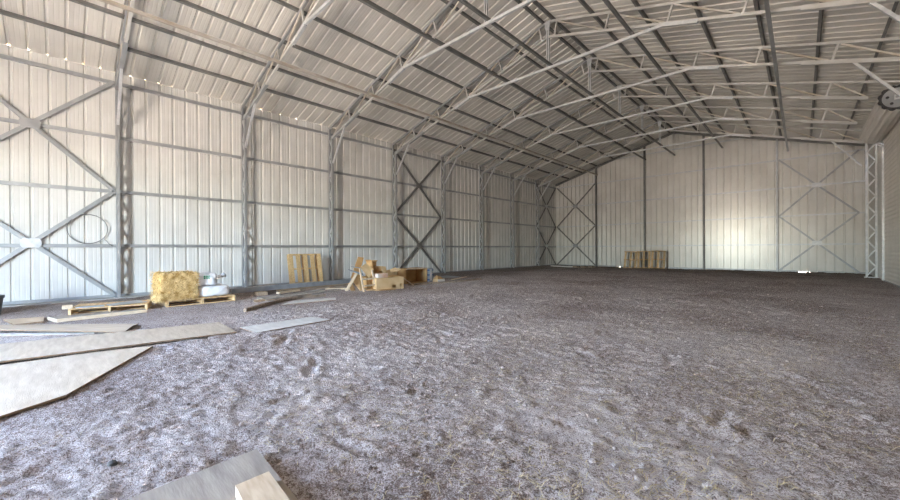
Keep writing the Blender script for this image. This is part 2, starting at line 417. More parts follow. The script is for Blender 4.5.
# ------------------------------------------------------------------ roof trusses
def mir(x): return 2 * RIDGE - x
def ztc(x): return EAVE - .12 + SL * x        # top-chord centre (left half)
def zbc(x): return EAVE - .585 + SL * x       # bottom-chord centre
TOPX = [1.45, 2.92, 4.37, 5.86, 7.38]
def truss(label, xend=.30):      # xend: where the right half stops short of the wall (in front of the door coil)
    t = thing('roof_truss', label, 'roof truss', group='lattice roof trusses spanning the barn')
    n = (-SL, 0, 1)
    for s in (0, 1):
        f = (lambda p: p) if s == 0 else (lambda p: (mir(p[0]), p[1], p[2]))
        up = (-SL, 0, 1) if s == 0 else (SL, 0, 1)
        MB().bar(f((.07, 0, ztc(.07))), f((RIDGE - .02, 0, ztc(RIDGE - .02))), .055, .065, up).build('top_chord', 'truss' if s else 'galv', t)  # left half darker steel, right paler: fall of light put into the colour
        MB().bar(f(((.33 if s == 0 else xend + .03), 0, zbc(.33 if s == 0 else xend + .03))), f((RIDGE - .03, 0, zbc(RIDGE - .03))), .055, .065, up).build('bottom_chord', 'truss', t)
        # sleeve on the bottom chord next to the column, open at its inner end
        MB().tube(f(((.30 if s == 0 else xend), 0, zbc(.30 if s == 0 else xend) - .012)), f((2.12, 0, zbc(2.12) - .012)), .085, .095, .005, up).build('chord_sleeve', 'truss' if s else 'galv', t)  # toned left and right like the top chord, for the light
        bots = []
        for x in TOPX:
            xb = x + .125 if x < 7 else x + .10
            MB().bar(f((x, 0, ztc(x))), f((xb, 0, zbc(xb))), .045, .045, (0, 1, 0)).build('web_post', 'truss', t); bots.append(xb)
        for i in range(4):
            MB().bar(f((bots[i] + .06, 0, zbc(bots[i]) + .05)), f((TOPX[i + 1] - .04, 0, ztc(TOPX[i + 1]) - .05)), .04, .04, (0, 1, 0)).build('web_diagonal', 'rust', t)
        MB().bar(f(((.40 if s == 0 else max(.40, xend + .06)), 0, zbc(.40 if s == 0 else max(.40, xend + .06)) + .05)), f((TOPX[0] - .04, 0, ztc(TOPX[0]) - .05)), .04, .04, (0, 1, 0)).build('web_diagonal', 'rust', t)
        MB().tube(f((.345, 0, 4.52)), f((1.20, 0, zbc(1.2) - .04)), .055, .055, .004, (0, 1, 0)).build('knee_brace', 'plate', t)
        MB().bar(f((3.86, 0, zbc(3.86) - .035)), f((4.56, 0, zbc(4.56) - .035)), .075, .085, up).build('tie_lap', 'plate', t)
    zt = zbc(4.5) - .01
    MB().bar((4.48, 0, zt), (mir(4.48), 0, zt), .06, .07).build('collar_tie', 'plate', t)
    kp = MB(); kp.bar((RIDGE - .022, 0, zt + .03), (RIDGE - .022, 0, zs(RIDGE) - .10), .032, .07, (0, 1, 0)); kp.bar((RIDGE + .03, 0, zt + .03), (RIDGE + .03, 0, zs(RIDGE) - .10), .032, .05, (0, 1, 0))
    kp.build('king_post', 'plate', t)
    mb = MB(); mb.hexa([(RIDGE - .06, -.045, zs(RIDGE) - .40), (RIDGE + .06, -.045, zs(RIDGE) - .40), (RIDGE + .06, -.038, zs(RIDGE) - .40), (RIDGE - .06, -.038, zs(RIDGE) - .40),
                        (RIDGE - .10, -.045, zs(RIDGE) - .14), (RIDGE + .10, -.045, zs(RIDGE) - .14), (RIDGE + .10, -.038, zs(RIDGE) - .14), (RIDGE - .10, -.038, zs(RIDGE) - .14)])
    mb.build('apex_plate', 'plate', t)
    return t
tl = ['nearest', 'second nearest', 'third nearest', 'fourth nearest', 'fifth nearest', 'third from the far end', 'last but one', 'farthest']
tr0 = truss('nearest lattice roof truss, its left end on the first left column at top left')
def no_right_knee(t):      # the door header carries these two trusses, there is no column to brace
    for c in list(t.children):
        if c.name.startswith('knee_brace') and c.data.vertices[0].co.x > RIDGE: bpy.data.objects.remove(c)
for k in range(1, NF):
    lab_ = f"{tl[k]} lattice roof truss, its left end on the {['first','second','third','fourth','fifth','sixth','seventh','farthest'][k]} left column"
    t_ = dup(tr0, (0, k * BAY, 0), label=lab_) if k not in (5, 6) else truss(lab_, .70)
    t_.location = (0, k * BAY, 0)
    if k in (5, 6): no_right_knee(t_)

# long struts lying along the building on the trusses
def strut(x, z, label, y0=YF + .2, y1=YE - .06, w=.07, h=.065, mat='galvdark'):
    mb = MB(); mb.prof((x, y0, z), (x, y1, z), cprof(w, h, .015), (0, 0, 1)); tag(mb.build('longitudinal_strut', mat), label, 'strut', 'long struts running the length of the roof')
ztie = zbc(4.5) - .01
strut(3.14, zbc(3.14) - .068, 'brownish long strut under the trusses low on the left slope', mat='rust')
strut(6.17, ztie + .07, 'dark long strut lying on the collar ties left of the king posts')
strut(7.76, ztie + .07, 'dark long strut passing the feet of the king posts')
strut(10.07, ztie + .07, 'dark long strut lying on the collar ties right of the king posts')
strut(12.74, zbc(mir(12.74)) - .068, 'grey long strut under the right slope, ending at the bolted end wall column', mat='galv')

# ------------------------------------------------------------------ end wall columns
ec = ['leftmost end wall post, right of the left cross bracing', 'second end wall post from the left, behind the leaning pallets', 'third end wall post from the left, right of the leaning pallets', 'rightmost end wall post, left of the right cross bracing']
EX = [3.06, 6.11, 9.20, 12.33]
for i, x in enumerate(EX):
    mb = MB(); mb.prof((x, YE - .13, -.12), (x, YE - .13, zs(x) - .12), [(-a, b) for a, b in cprof(.085, .12, .02)], (0, 1, 0))
    tag(mb.build('end_wall_post', 'galv' if i == 3 else 'galvdark'), 'thin steel ' + ec[i], 'post', 'posts of the far end wall')

# ------------------------------------------------------------------ cross braces
def cross(label, axis, a, b, z0, z1, c, mat, group, plate='plate', w=.075):
    P = (lambda u, z, o=0: (c + o, u, z)) if axis == 'Y' else (lambda u, z, o=0: (u, c - o, z))
    n = (1, 0, 0) if axis == 'Y' else (0, 1, 0)
    m = ((a + b) / 2, (z0 + z1) / 2)
    t = thing('cross_brace', label, 'brace', P(m[0], m[1]), group=group)
    L_ = Vector(P(m[0], m[1]))
    def loc(p): return tuple(Vector(p) - L_)
    for (u, z), o in (((a, z0), .0), ((b, z1), .0), ((a, z1), .0), ((b, z0), .0)):
        d = Vector((u - m[0], z - m[1])); e = (m[0] + d.x * .03, m[1] + d.y * .03)
        MB().bar(loc(P(u, z)), loc(P(*e)), w, .035, n).build('brace_arm', mat, t)
    s = .17; hh = .11
    mb = MB(); ring = [(-s, -hh * .5), (-s * .75, -hh), (s * .75, -hh), (s, -hh * .5), (s, hh * .5), (s * .75, hh), (-s * .75, hh), (-s, hh * .5)]
    vs = [loc(P(m[0] + u, m[1] + z, o)) for o in (.020, .028) for u, z in ring]
    mb.add(vs, [tuple(range(8))[::-1], tuple(range(8, 16))] + [(i, (i + 1) % 8, 8 + (i + 1) % 8, 8 + i) for i in range(8)])
    mb.build('gusset_plate', plate, t)
    return t
B2 = [.06, GIRT[1], GIRT[3]]
for z0, z1, w_ in ((B2[0], B2[1], 'lower'), (B2[1], B2[2], 'upper')):
    g = 'cross braces on the walls'
    cross(f'{w_} big steel cross brace at the left edge, left of the nearest column', 'Y', -BAY + .06, -.06, z0, z1, .084, 'galv', g, w=.085, plate='plate' if w_ == 'lower' else 'galv')  # lower plate paler: the stronger light low down put into its colour
    cross(f'{w_} dark cross brace between the fourth and fifth left wall columns', 'Y', 3 * BAY + .06, 4 * BAY - .06, z0, z1, .084, 'galvdark', g, 'galvdark', w=.10)
    cross(f'{w_} cross brace in the last left wall bay, at the far corner', 'Y', 7 * BAY + .06, YE - .14, z0, z1, .084, 'galvdark', g, 'plate')
    cross(f'{w_} cross brace at the left end of the far end wall', 'X', .16, EX[0] - .06, z0, z1, YE - .084, 'galvdark', g, 'galv')
    cross(f'{w_} cross brace with pale plate at the right end of the far wall', 'X', EX[3] + .07, XR - .30, z0, z1, YE - .084, 'galv', g, 'plate')

# ------------------------------------------------------------------ roll-up door (right)
door = bpy.data.objects.new('door_1', None); COL.objects.link(door); struct(door)
cx = XR - .03
prof = []
z = -.06
while z < 5.3:
    prof += [(0, z), (.010, z + .02), (.020, z + .07), (.010, z + .125), (0, z + .138)]; z += .14
mb = MB(); strip(mb, [[(cx - a, D0 - .02, zz) for a, zz in prof], [(cx - a, D1 + .02, zz) for a, zz in prof]])
mb.build('curtain', 'curtain', door)
mb = MB(); mb.box((cx - .05, D0 + .05, -.08), (cx + .02, D1 - .05, .03)); mb.build('bottom_bar', 'galv', door)
for y0, y1 in ((D1 - .05, D1 + .06), (D0 - .06, D0 + .05)):
    mb = MB(); mb.box((cx - .07, y0, -.1), (cx + .03, y1, 4.85))
    g = mb.build('guide_rail', 'plate', door)
    mb = MB()
    for i in range(58): mb.box((cx - .078, y0 + .03, .06 + i * .08), (cx - .069, y0 + .075, .095 + i * .08))  # solid dots standing in for daylight leaking through the rail
    mb.build('light_leak_dot', 'rust', g)
# coil: wound slats
ccx, ccz, cr = XR - .30, 5.36, .33; C0 = D0 - .40
mb = MB(); n = 32; ring = []
for i in range(n):
    a = 2 * math.pi * i / n; rr = cr * (1 + (.05 if i % 2 else -.01)); ring.append((ccx + rr * math.cos(a), ccz + rr * math.sin(a)))
vs = [(x, y, z) for y in (C0 - .02, D1 + .02) for x, z in ring]
mb.add(vs, [(i, (i + 1) % n, n + (i + 1) % n, n + i) for i in range(n)] + [tuple(range(n, 2 * n))])
mb.build('coil', 'curtain', door)
mb = MB(); n = 36
vs = []
for y in (C0 - .03, C0 - .055):
    for rad in (.27, None):
        for i in range(n):
            a = 2 * math.pi * i / n; rr = rad or (.355 if i % 3 else .32); vs.append((ccx + rr * math.cos(a), y, ccz + rr * math.sin(a)))
fs = []
for i in range(n):
    j = (i + 1) % n
    fs += [(i, j, n + j, n + i), (2 * n + i, 2 * n + j, 3 * n + j, 3 * n + i), (n + i, n + j, 3 * n + j, 3 * n + i), (i, j, 2 * n + j, 2 * n + i)]
mb.add(vs, fs); mb.build('coil_rim', 'dark', door)
MB().cyl((ccx, C0 - .02, ccz), (ccx, C0 - .045, ccz), .275, n=30).build('end_disc', 'galv', door)
mb = MB()
for i in range(5):
    a = 2 * math.pi * i / 5 + .4; mb.cyl((ccx + .17 * math.cos(a), C0 - .04, ccz + .17 * math.sin(a)), (ccx + .17 * math.cos(a), C0 - .06, ccz + .17 * math.sin(a)), .035, n=12)
mb.build('disc_bolt', 'dark', door)
MB().cyl((ccx, C0 - .16, ccz), (ccx, D1 + .16, ccz), .03, n=12).build('axle', 'galv', door)
for y in (C0 - .13, D1 + .11):
    mb = MB(); mb.box((ccx - .05, y, ccz - .07), (XR, y + .012, ccz + .07)); mb.box((XR - .02, y - .03, ccz - .25), (XR, y + .04, ccz + .25)); mb.build('bracket', 'plate', door)
# chain hoist bits and hanging brackets at the far end of the coil
mb = MB(); mb.bar((ccx + .1, D1 + .06, ccz - .3), (XR - .02, D1 + .06, ccz - .42), .06, .02); mb.bar((ccx, D1 + .1, ccz - .28), (XR - .1, D1 + .1, ccz - .45), .05, .02); mb.build('latch_hardware', 'plate', door)

# ------------------------------------------------------------------ pallets
def pallet(label, loc, rot, w=1.2, d=1.0, ntop=7, bw=.095, group=None, nbot=3, bh=.10, mat='pine_h', smat='pine_h', first=None):
    t = thing('wooden_pallet', label, 'pallet', loc, rot, group)
    for y in (-d / 2 + .02, 0, d / 2 - .02):
        MB().box((-w / 2, y - .02, .018), (w / 2, y + .02, .018 + bh)).build('stringer', smat, t)
    for i in range(ntop):
        x = -w / 2 + bw / 2 + (w - bw) * i / (ntop - 1); e = random.uniform(-.006, .006)
        MB().box((x - bw / 2 + e, -d / 2, .018 + bh), (x + bw / 2 + e, d / 2, .036 + bh)).build('deck_board', mat, t)
    for i in range(nbot):
        x = -w / 2 + bw / 2 + (w - bw) * i / (nbot - 1)
        MB().box((x - bw / 2, -d / 2, 0), (x + bw / 2, d / 2, .018)).build('bottom_board', mat, t)
    return t
ang = math.atan2(1.14, .20)
pallet('flat pallet carrying grey metal sheets, before the nearest column', (2.86, -.30, .0), (0, R(1), R(-14)), .72, 1.18, mat='pine_h')
pallet('flat pallet under the straw bale and white bags', (2.78, 1.17, .0), (0, R(-1), R(3)), .95, 1.36)
# upright pallet against the left wall
t = pallet('upright pine pallet leaning on the left wall between two columns', (.52, 4.89, .03), (0, 0, 0), 1.16, 1.03, ntop=5, bw=.15, nbot=3, mat='pine', smat='pine')
t.rotation_euler = Euler((R(78), 0, R(90)), 'XYZ'); t.location = (.50, 4.89, .565)
g = 'pallets leaning on the far end wall'
for i, (x, lab) in enumerate(((5.47, 'leftmost of the three upright pallets at the far end wall'), (6.24, 'middle of the three upright pallets at the far end wall'), (7.03, 'rightmost of the three upright pallets at the far end wall, tallest looking'))):
    t = pallet(lab, (x, 23.75, .57), (R(-102), R([1, -1.5, 1][i]), R([-2, 1, 3][i])), .74, 1.06, ntop=3, bw=.12, nbot=0, group=g, mat='pine_h', smat='pine_h')
    t.location = (x, 23.35 + .02 * i, .525 + .02 * i)

# ------------------------------------------------------------------ boards and sheets
def sheet(name, label, cat, corners, z, th, mats=('ply', 'plyedge'), group=None, tilt=None, sub=1):
    cxm = sum(c[0] for c in corners) / len(corners); cym = sum(c[1] for c in corners) / len(corners)
    n = len(corners); mb = MB(); zz = tilt or [0] * n
    e = Vector(corners[1]) - Vector(corners[0]); a = math.atan2(e[1], e[0]); ca, sa = math.cos(-a), math.sin(-a)
    def lc(c, dz): 
        x, y = c[0] - cxm, c[1] - cym; return (x * ca - y * sa, x * sa + y * ca, dz)
    vs = [lc(c, k + zz[i]) for k in (0, th) for i, c in enumerate(corners)]
    mb.add(vs, [tuple(range(n))[::-1], tuple(range(n, 2 * n))], 0)
    mb.add(vs, [(i, (i + 1) % n, n + (i + 1) % n, n + i) for i in range(n)], 1)
    o = mb.build(name, mats, None); o.location = (cxm, cym, z); o.rotation_euler = (0, 0, a)
    return tag(o, label, cat, group)
g = 'plywood sheets lying on the dirt'
sheet('plywood_sheet', 'nearest big pale plywood sheet at left, with a clipped corner', 'plywood', [(7.02, -2.35), (9.62, -2.35), (8.76, -1.04), (7.27, -.26), (7.12, -.80)], .010, .02, group=g)
sheet('plywood_sheet', 'long pale plywood sheet lying behind the clipped-corner sheet', 'plywood', [(5.75, -2.6), (6.95, -2.65), (7.15, .73), (6.11, .77)], .008, .018, group=g, tilt=[.05, .05, .0, .0])
sheet('plywood_sheet', 'thin pale sheet alone on dirt, right of the long plywood', 'plywood', [(6.81, .87), (7.43, .90), (7.31, 2.16), (6.79, 2.07)], .010, .012, ('whiteboard', 'plyedge'), group=g)
sheet('plywood_sheet', 'weathered plywood sheet at the bottom edge under a timber block', 'plywood', [(10.93, -1.75), (12.08, -1.78), (12.06, -.33), (10.86, -.27)], .022, .02, ('plygrey', 'plyedge'), group=g)
t = sheet('timber_block', 'short sawn timber block on the weathered sheet at bottom', 'timber', [(11.25, -.50), (11.75, -.54), (11.76, -.38), (11.25, -.345)], .0445, .055, ('plygrey', 'plygrey'))
t.data.materials[0] = M['pale_timber']; t.data.materials[1] = M['pale_timber']
# thin warped boards further back at left
g = 'thin boards lying in front of the pallets'
sheet('thin_board', 'warped tan thin board with pointed end, lying at far left', 'board', [(3.9, -1.85), (5.30, -.18), (5.58, -.28), (5.93, -.42), (5.82, -.58), (4.45, -1.85)], .012, .012, ('ply', 'plyedge'), g, [.05, .01, .03, .0, .02, .06])
sheet('thin_board', 'pale thin strip under the warped tan board', 'board', [(4.50, -1.75), (4.78, -1.75), (5.68, -.72), (5.50, -.72)], .006, .006, ('whiteboard', 'plyedge'), g)
sheet('thin_board', 'short tan board behind the warped one at the left edge', 'board', [(3.05, -1.75), (3.14, -1.27), (3.78, -1.26), (3.85, -1.58)], .012, .025, ('pale_timber', 'plyedge'), g)
sheet('timber_plank', 'long grey-tan plank lying just in front of the first pallet', 'plank', [(3.52, -1.22), (3.62, .12), (3.78, .12), (3.95, -1.10)], .008, .06, ('plygrey', 'pale_timber'))
# metal sheets on the first pallet
g = 'loose metal sheets on the first pallet'
sheet('metal_sheet', 'grey metal sheet lying on the right half of the first pallet', 'metal sheet', [(2.98, -.42), (3.22, -.38), (3.10, .22), (2.58, .12)], .138, .012, ('galv', 'galv'), g)
sheet('metal_sheet', 'narrow grey metal strip on the left half of the first pallet', 'metal sheet', [(3.02, -.86), (3.14, -.86), (3.19, -.46), (3.05, -.45)], .138, .014, ('slate', 'slate'), g)
sheet('timber_offcut', 'small wood offcut standing on the left corner of the first pallet', 'timber', [(3.02, -1.04), (3.16, -1.04), (3.14, -.90), (3.00, -.90)], .138, .07, ('pale_timber', 'pale_timber'))
# boards between bags and cardboard
mb = MB(); mb.prof((2.42, 1.98, .17), (1.46, 6.25, .115), cprof(.16, .13, .02), (0, 0, 1)); 
tag(mb.build('steel_channel', 'slate'), 'long blue-grey steel channel lying on boards before the upright pallet', 'steel channel')
g = 'loose planks and boards in front of the left wall'
def plank(label, p, q, w, h, mat, name='timber_plank', cat='plank'):
    mid = (Vector(p) + Vector(q)) / 2; mb = MB(); mb.bar(Vector(p) - mid, Vector(q) - mid, w, h); o = mb.build(name, mat); o.location = mid
    return tag(o, label, cat, g)
def wplank(label, pts, w, h, mat):
    pts = [Vector(p) for p in pts]; mid = pts[len(pts) // 2]; mb = MB(); rings = []
    for i, p in enumerate(pts):
        d = (pts[min(i + 1, len(pts) - 1)] - pts[max(i - 1, 0)]).normalized(); r = d.cross(Vector((0, 0, 1))).normalized(); u = r.cross(d)
        rings.append([p - mid + r * (a * w / 2) + u * (b * h / 2) for a, b in ((-1, -1), (1, -1), (1, 1), (-1, 1))])
    vs = [v for k in rings for v in k]; fs = [(0, 1, 2, 3), tuple(4 * (len(pts) - 1) + i for i in (3, 2, 1, 0))]
    for i in range(len(pts) - 1): fs += [(4 * i + k, 4 * i + (k + 1) % 4, 4 * i + 4 + (k + 1) % 4, 4 * i + 4 + k) for k in range(4)]
    mb.add(vs, fs); o = mb.build('timber_plank', mat); o.location = mid; return tag(o, label, 'plank', g)
wplank('long bowed dark plank on the dirt, in front of all the other boards', [(5.16, 1.48, .035), (4.72, 2.0, .045), (4.35, 2.55, .05), (4.15, 3.1, .05), (4.12, 3.75, .035)], .05, .07, 'oldwood')
sheet('thin_board', 'pale thin sheet lying right behind the bowed dark plank', 'board', [(4.86, 2.28), (5.02, 3.55), (4.62, 3.76), (4.45, 2.72)], .008, .012, ('whiteboard', 'plyedge'), g)
plank('wide grey plank lying below the steel channel', (3.45, 2.35, .03), (3.05, 4.75, .035), .20, .05, 'plygrey')
plank('brown plank under the steel channel, reaching the cardboard heap', (2.30, 3.4, .02), (2.05, 5.95, .03), .22, .045, 'oldwood')
plank('pale plank on the ground behind the steel channel', (1.95, 3.4, .02), (1.30, 6.9, .055), .18, .05, 'pale_timber')
plank('short pale plank lying across below the steel channel', (2.80, 3.05, .055), (2.55, 3.75, .06), .12, .05, 'pale_timber')
plank('thin brown batten lying between the grey plank and the bowed plank', (3.90, 2.35, .02), (3.62, 3.6, .03), .07, .035, 'oldwood')
plank('grey board standing up behind the steel channel, right of the bags', (1.45, 2.95, .14), (1.35, 3.55, .16), .30, .05, 'plygrey', 'thin_board', 'board')
plank('dark plank on the soil right of the open box', (3.42, 7.2, .03), (3.98, 9.3, .03), .18, .05, 'oldwood')
plank('pale batten on the flat metal sheet, right of the small carton', (3.35, 9.45, .05), (2.95, 10.75, .07), .08, .03, 'pale_timber')
plank('dark timber lying on the soil beyond the pale batten', (3.9, 9.3, .03), (3.85, 10.6, .03), .10, .06, 'oldwood')
sheet('timber_block', 'tan timber block propping up the near end of the steel channel', 'timber', [(2.30, 2.62), (2.62, 2.60), (2.60, 2.86), (2.32, 2.90)], -.02, .11, ('pale_timber', 'pale_timber'))
sheet('timber_block', 'small pale offcut on the dirt right of the pallet with bags', 'timber', [(3.72, 2.12), (3.86, 2.12), (3.86, 2.34), (3.72, 2.34)], .0, .05, ('pale_timber', 'plyedge'))
sheet('metal_sheet', 'flat grey metal sheet on the soil beside the fifth column', 'metal sheet', [(2.35, 9.3), (2.55, 10.9), (1.5, 11.1), (1.6, 9.6)], .03, .01, ('slate', 'slate'))
g = 'timbers lying at the far left corner'
wp = [((.75, 22.2, .05), (2.55, 21.8, .05), .14, .07, 'whiteboard', 'pale plank on the soil at the far left corner'),
      ((2.60, 21.7, .06), (2.95, 21.6, .06), .22, .13, 'oldwood', 'leftmost dark timber end right of the far corner plank'),
      ((3.02, 21.9, .06), (3.32, 21.8, .06), .22, .13, 'oldwood', 'middle dark timber end right of the far corner plank'),
      ((3.42, 22.1, .06), (3.74, 22.0, .06), .22, .13, 'oldwood', 'rightmost dark timber end right of the far corner plank')]
for p, q_, w, h, mt, lab in wp: plank(lab, p, q_, w, h, mt)

# ------------------------------------------------------------------ straw bale and bags
def lump(name, a, b, amp, mat, parent=None, res=16, sq=4.0, freq=5, seed=0, label=None):
    # rounded, lumpy block between corners a and b
    bm = bmesh.new(); bmesh.ops.create_cube(bm, size=2); bmesh.ops.subdivide_edges(bm, edges=bm.edges, cuts=res, use_grid_fill=True)
    c = (Vector(a) + Vector(b)) / 2; hs = (Vector(b) - Vector(a)) / 2
    for v in bm.verts:
        p = v.co; l = (abs(p.x) ** sq + abs(p.y) ** sq + abs(p.z) ** sq) ** (1 / sq); p = p / l
        w = Vector((p.x * hs.x, p.y * hs.y, p.z * hs.z))
        nz = mnoise.noise(w * freq + Vector((seed, 0, 0))) + .5 * mnoise.noise(w * freq * 2.3 + Vector((0, seed, 0)))
        v.co = c + w + p.normalized() * amp * nz
    me = bpy.data.meshes.new(name); bm.to_mesh(me); bm.free(); me.materials.append(M[mat])
    me.polygons.foreach_set('use_smooth', [True] * len(me.polygons)); o = bpy.data.objects.new(name, me); COL.objects.link(o)
    if parent: o.parent = parent
    return o
def blades(n, pick, lmin, lmax, w, flat=.15):
    mb = MB()
    for i in range(n):
        p, nrm = pick(); p = Vector(p); nrm = Vector(nrm).normalized()
        t = Vector((random.gauss(0, 1), random.gauss(0, 1), random.gauss(0, 1))); t = t - nrm * t.dot(nrm) * (1 - flat)
        if t.length < 1e-4: continue
        t.normalize(); l = random.uniform(lmin, lmax); s = t.cross(nrm); 
        if s.length < 1e-4: s = t.orthogonal()
        s = s.normalized() * w / 2; bend = nrm * random.uniform(-.05, .15) * l
        a, b_, c_ = p - t * l / 2, p + bend, p + t * l / 2
        mb.add([a - s, a + s, b_ + s, b_ - s, c_ + s, c_ - s], [(0, 1, 2, 3), (3, 2, 4, 5)])
    return mb
t = thing('straw_bale', 'golden rectangular straw bale standing on a pallet', 'straw bale', (2.88, .73, .160), (0, 0, R(4)))
lump('bale_body', (-.42, -.33, -.0), (.42, .33, .58), .035, 'hay', t, 26, 9, 7)
def pick():
    f = random.random()
    if f < .55: return (.43, random.uniform(-.34, .34), random.uniform(.0, .58)), (1, 0, .1)
    if f < .75: return (random.uniform(-.42, .42), -.34, random.uniform(.0, .58)), (0, -1, 0)
    if f < .92: return (random.uniform(-.42, .42), random.uniform(-.34, .34), .585), (0, 0, 1)
    return (random.uniform(-.42, .42), .34, random.uniform(.2, .58)), (0, 1, 0)
stuff(blades(2600, pick, .05, .14, .006, .35).build('straw_strands', 'haystraw', t))
def pick2():
    a = random.random(); y = -.33 - .14 * random.random() * (1 - a); return (random.uniform(-.1, .46), y + .02, .16 * a * random.random()), (.4, -.8, .5)
stuff(blades(500, pick2, .05, .15, .006, .5).build('loose_straw', 'haystraw', t))

def bag(label, loc, hx, hy, hz, rot, seed):
    t = thing('white_bag', label, 'bag', loc, rot, 'white woven bags beside the straw bale')
    lump('bag_body', (-hx, -hy, 0), (hx, hy, 2 * hz), .022, 'bag', t, 18, 6, 6, seed)
    return t
t = bag('lower white filled bag on the pallet, under the green-marked bag', (2.88, 1.44, .152), .36, .32, .124, (0, 0, R(3)), 3)
t = bag('upper white filled bag with a green printed mark, beside the bale', (2.86, 1.28, .408), .32, .235, .145, (0, 0, R(5)), 9)
mb = MB()
for r_ in range(2):
    for c_ in range(3): mb.box((.318, -.08 + c_ * .048, .165 + r_ * .04), (.326, -.045 + c_ * .048, .198 + r_ * .04))
mb.build('printed_mark', 'green', t)
mb = MB(); mb.path([(.12, .20, .14), (.14, .27, .17), (.15, .33, .20), (.14, .37, .19)], .035); mb.cyl((.14, .35, .19), (.12, .43, .23), .03, .065, 10)
mb.build('tied_neck', 'bag', t, True)

# ------------------------------------------------------------------ cardboard heap
G = 'cardboard pieces in the heap by the left wall'
def card(label, pts, mat='card', name='cardboard_sheet', th=.008, x=None, cat='cardboard'):
    p = [Vector(q_) for q_ in pts]; mid = sum(p, Vector()) / len(p); n = (p[1] - p[0]).cross(p[2] - p[0]).normalized()
    k = len(p); mb = MB(); vs = [v - mid + n * (s * th / 2) for s in (-1, 1) for v in p]
    mb.add(vs, [tuple(range(k))[::-1], tuple(range(k, 2 * k))] + [(i, (i + 1) % k, k + (i + 1) % k, k + i) for i in range(k)])
    o = mb.build(name, mat); o.location = mid; return tag(o, label, cat, G)
def obox(label, loc, rot, w, d, h, mat='card', th=.008, flaps=True, holes=None, cat='box', open_front=False, flapang=35, name='cardboard_box'):
    t = thing(name, label, cat, loc, rot, G)
    mb = MB(); mb.box((-w / 2, -d / 2, 0), (w / 2, d / 2, th)); mb.box((-w / 2, -d / 2, 0), (-w / 2 + th, d / 2, h)); mb.box((-w / 2, -d / 2, 0), (w / 2, -d / 2 + th, h)); mb.box((-w / 2, d / 2 - th, 0), (w / 2, d / 2, h))
    x1 = w / 2
    if not open_front:
        if holes:
            # front face split around its cut-outs
            ys = sorted(set([-d / 2, d / 2] + [a for ho in holes for a in ho[:2]])); zz = sorted(set([0, h] + [a for ho in holes for a in ho[2:]]))
            for a, b in zip(ys, ys[1:]):
                for c, e in zip(zz, zz[1:]):
                    if any(ho[0] <= a and b <= ho[1] and ho[2] <= c and e <= ho[3] for ho in holes): continue
                    mb.box((x1 - th, a, c), (x1, b, e))
        else: mb.box((x1 - th, -d / 2, 0), (x1, d / 2, h))
    mb.build('box_body', mat, t)
    if flaps:
        for s in (-1, 1):
            a = R(flapang + random.uniform(-15, 15)); l = d * .42
            p = [(-w / 2, s * d / 2, h), (w / 2, s * d / 2, h), (w / 2, s * (d / 2 + l * math.cos(a)), h + l * math.sin(a)), (-w / 2, s * (d / 2 + l * math.cos(a)), h + l * math.sin(a))]
            mb = MB(); mb.add(p + [(q_[0], q_[1], q_[2] + .006) for q_ in p], [(0, 1, 2, 3), (7, 6, 5, 4), (0, 1, 5, 4), (1, 2, 6, 5), (2, 3, 7, 6), (3, 0, 4, 7)]); mb.build('flap', mat, t)
    return t
obox('large low cardboard box with cut-out handholes, right front of the heap', (3.95, 5.93, .0), (0, 0, R(-4)), .26, .98, .37, 'cardlight', holes=[(.06, .21, .05, .15), (.34, .43, .0, .17)], flaps=False)
obox('brown cardboard box with dark open front at the back of the heap', (3.05, 6.02, .365), (0, R(0), R(6)), .36, .38, .32, 'card', open_front=True, flaps=False)
tag(obox('small pink and white printed box on top of the low box', (3.90, 5.70, .372), (0, 0, R(2)), .20, .36, .13, 'cardpink', flaps=False), 'small pink and white printed box on top of the low box', 'box', G)
obox('small ochre cardboard box on the right end of the heap', (3.30, 6.58, .0), (0, 0, R(4)), .36, .30, .39, 'card', flaps=False)
obox('open tan carton with spread flaps, right top of the heap', (3.28, 6.48, .395), (R(6), R(8), R(5)), .34, .40, .12, 'cardlight', flaps=True, flapang=12)
obox('brown carton under the leaning sheets in the middle of the heap', (3.0, 5.93, .0), (0, 0, R(3)), .50, .66, .36, 'card', flaps=False)
obox('small dark brown carton near the top of the heap', (2.98, 5.98, .69), (0, 0, R(20)), .24, .22, .14, 'card', flaps=True)
card('tall orange-brown cardboard sheet sticking up highest in the heap', [(2.85, 5.56, 1.00), (2.85, 5.78, .97), (3.19, 5.31, .30), (3.19, 5.08, .36)])
card('orange-brown cardboard piece below the highest sheet', [(3.03, 5.28, .70), (3.04, 5.50, .66), (3.26, 5.46, .36), (3.24, 5.22, .40)])
card('pale tilted cardboard square in the middle of the heap', [(3.30, 5.35, .68), (3.22, 5.61, .80), (3.42, 5.77, .61), (3.58, 5.49, .34)], 'cardlight')
card('upper thin grey slat poking out left of the heap', [(3.2, 5.08, .70), (3.18, 5.10, .72), (3.3, 5.47, .66), (3.32, 5.47, .63)], 'slate', 'grey_batten', .012, cat='slat')
card('lower grey slat poking out left of the heap', [(3.3, 4.92, .62), (3.28, 4.95, .64), (3.42, 5.38, .50), (3.48, 5.36, .42)], 'slate', 'grey_batten', .012, cat='slat')
card('pale upright cardboard piece behind the pink box', [(3.42, 6.05, .70), (3.42, 6.22, .68), (3.52, 6.24, .38), (3.52, 6.07, .38)], 'cardlight')
card('tan cardboard sheet leaning left of the wooden frame', [(3.45, 4.98, .30), (3.40, 5.24, .42), (3.66, 5.26, .01), (3.70, 5.08, .01)], 'cardlight')
card('small tan cardboard piece leaning at the far left of the heap', [(3.48, 4.80, .25), (3.46, 4.96, .24), (3.62, 4.96, .02), (3.64, 4.80, .03)], 'cardlight')
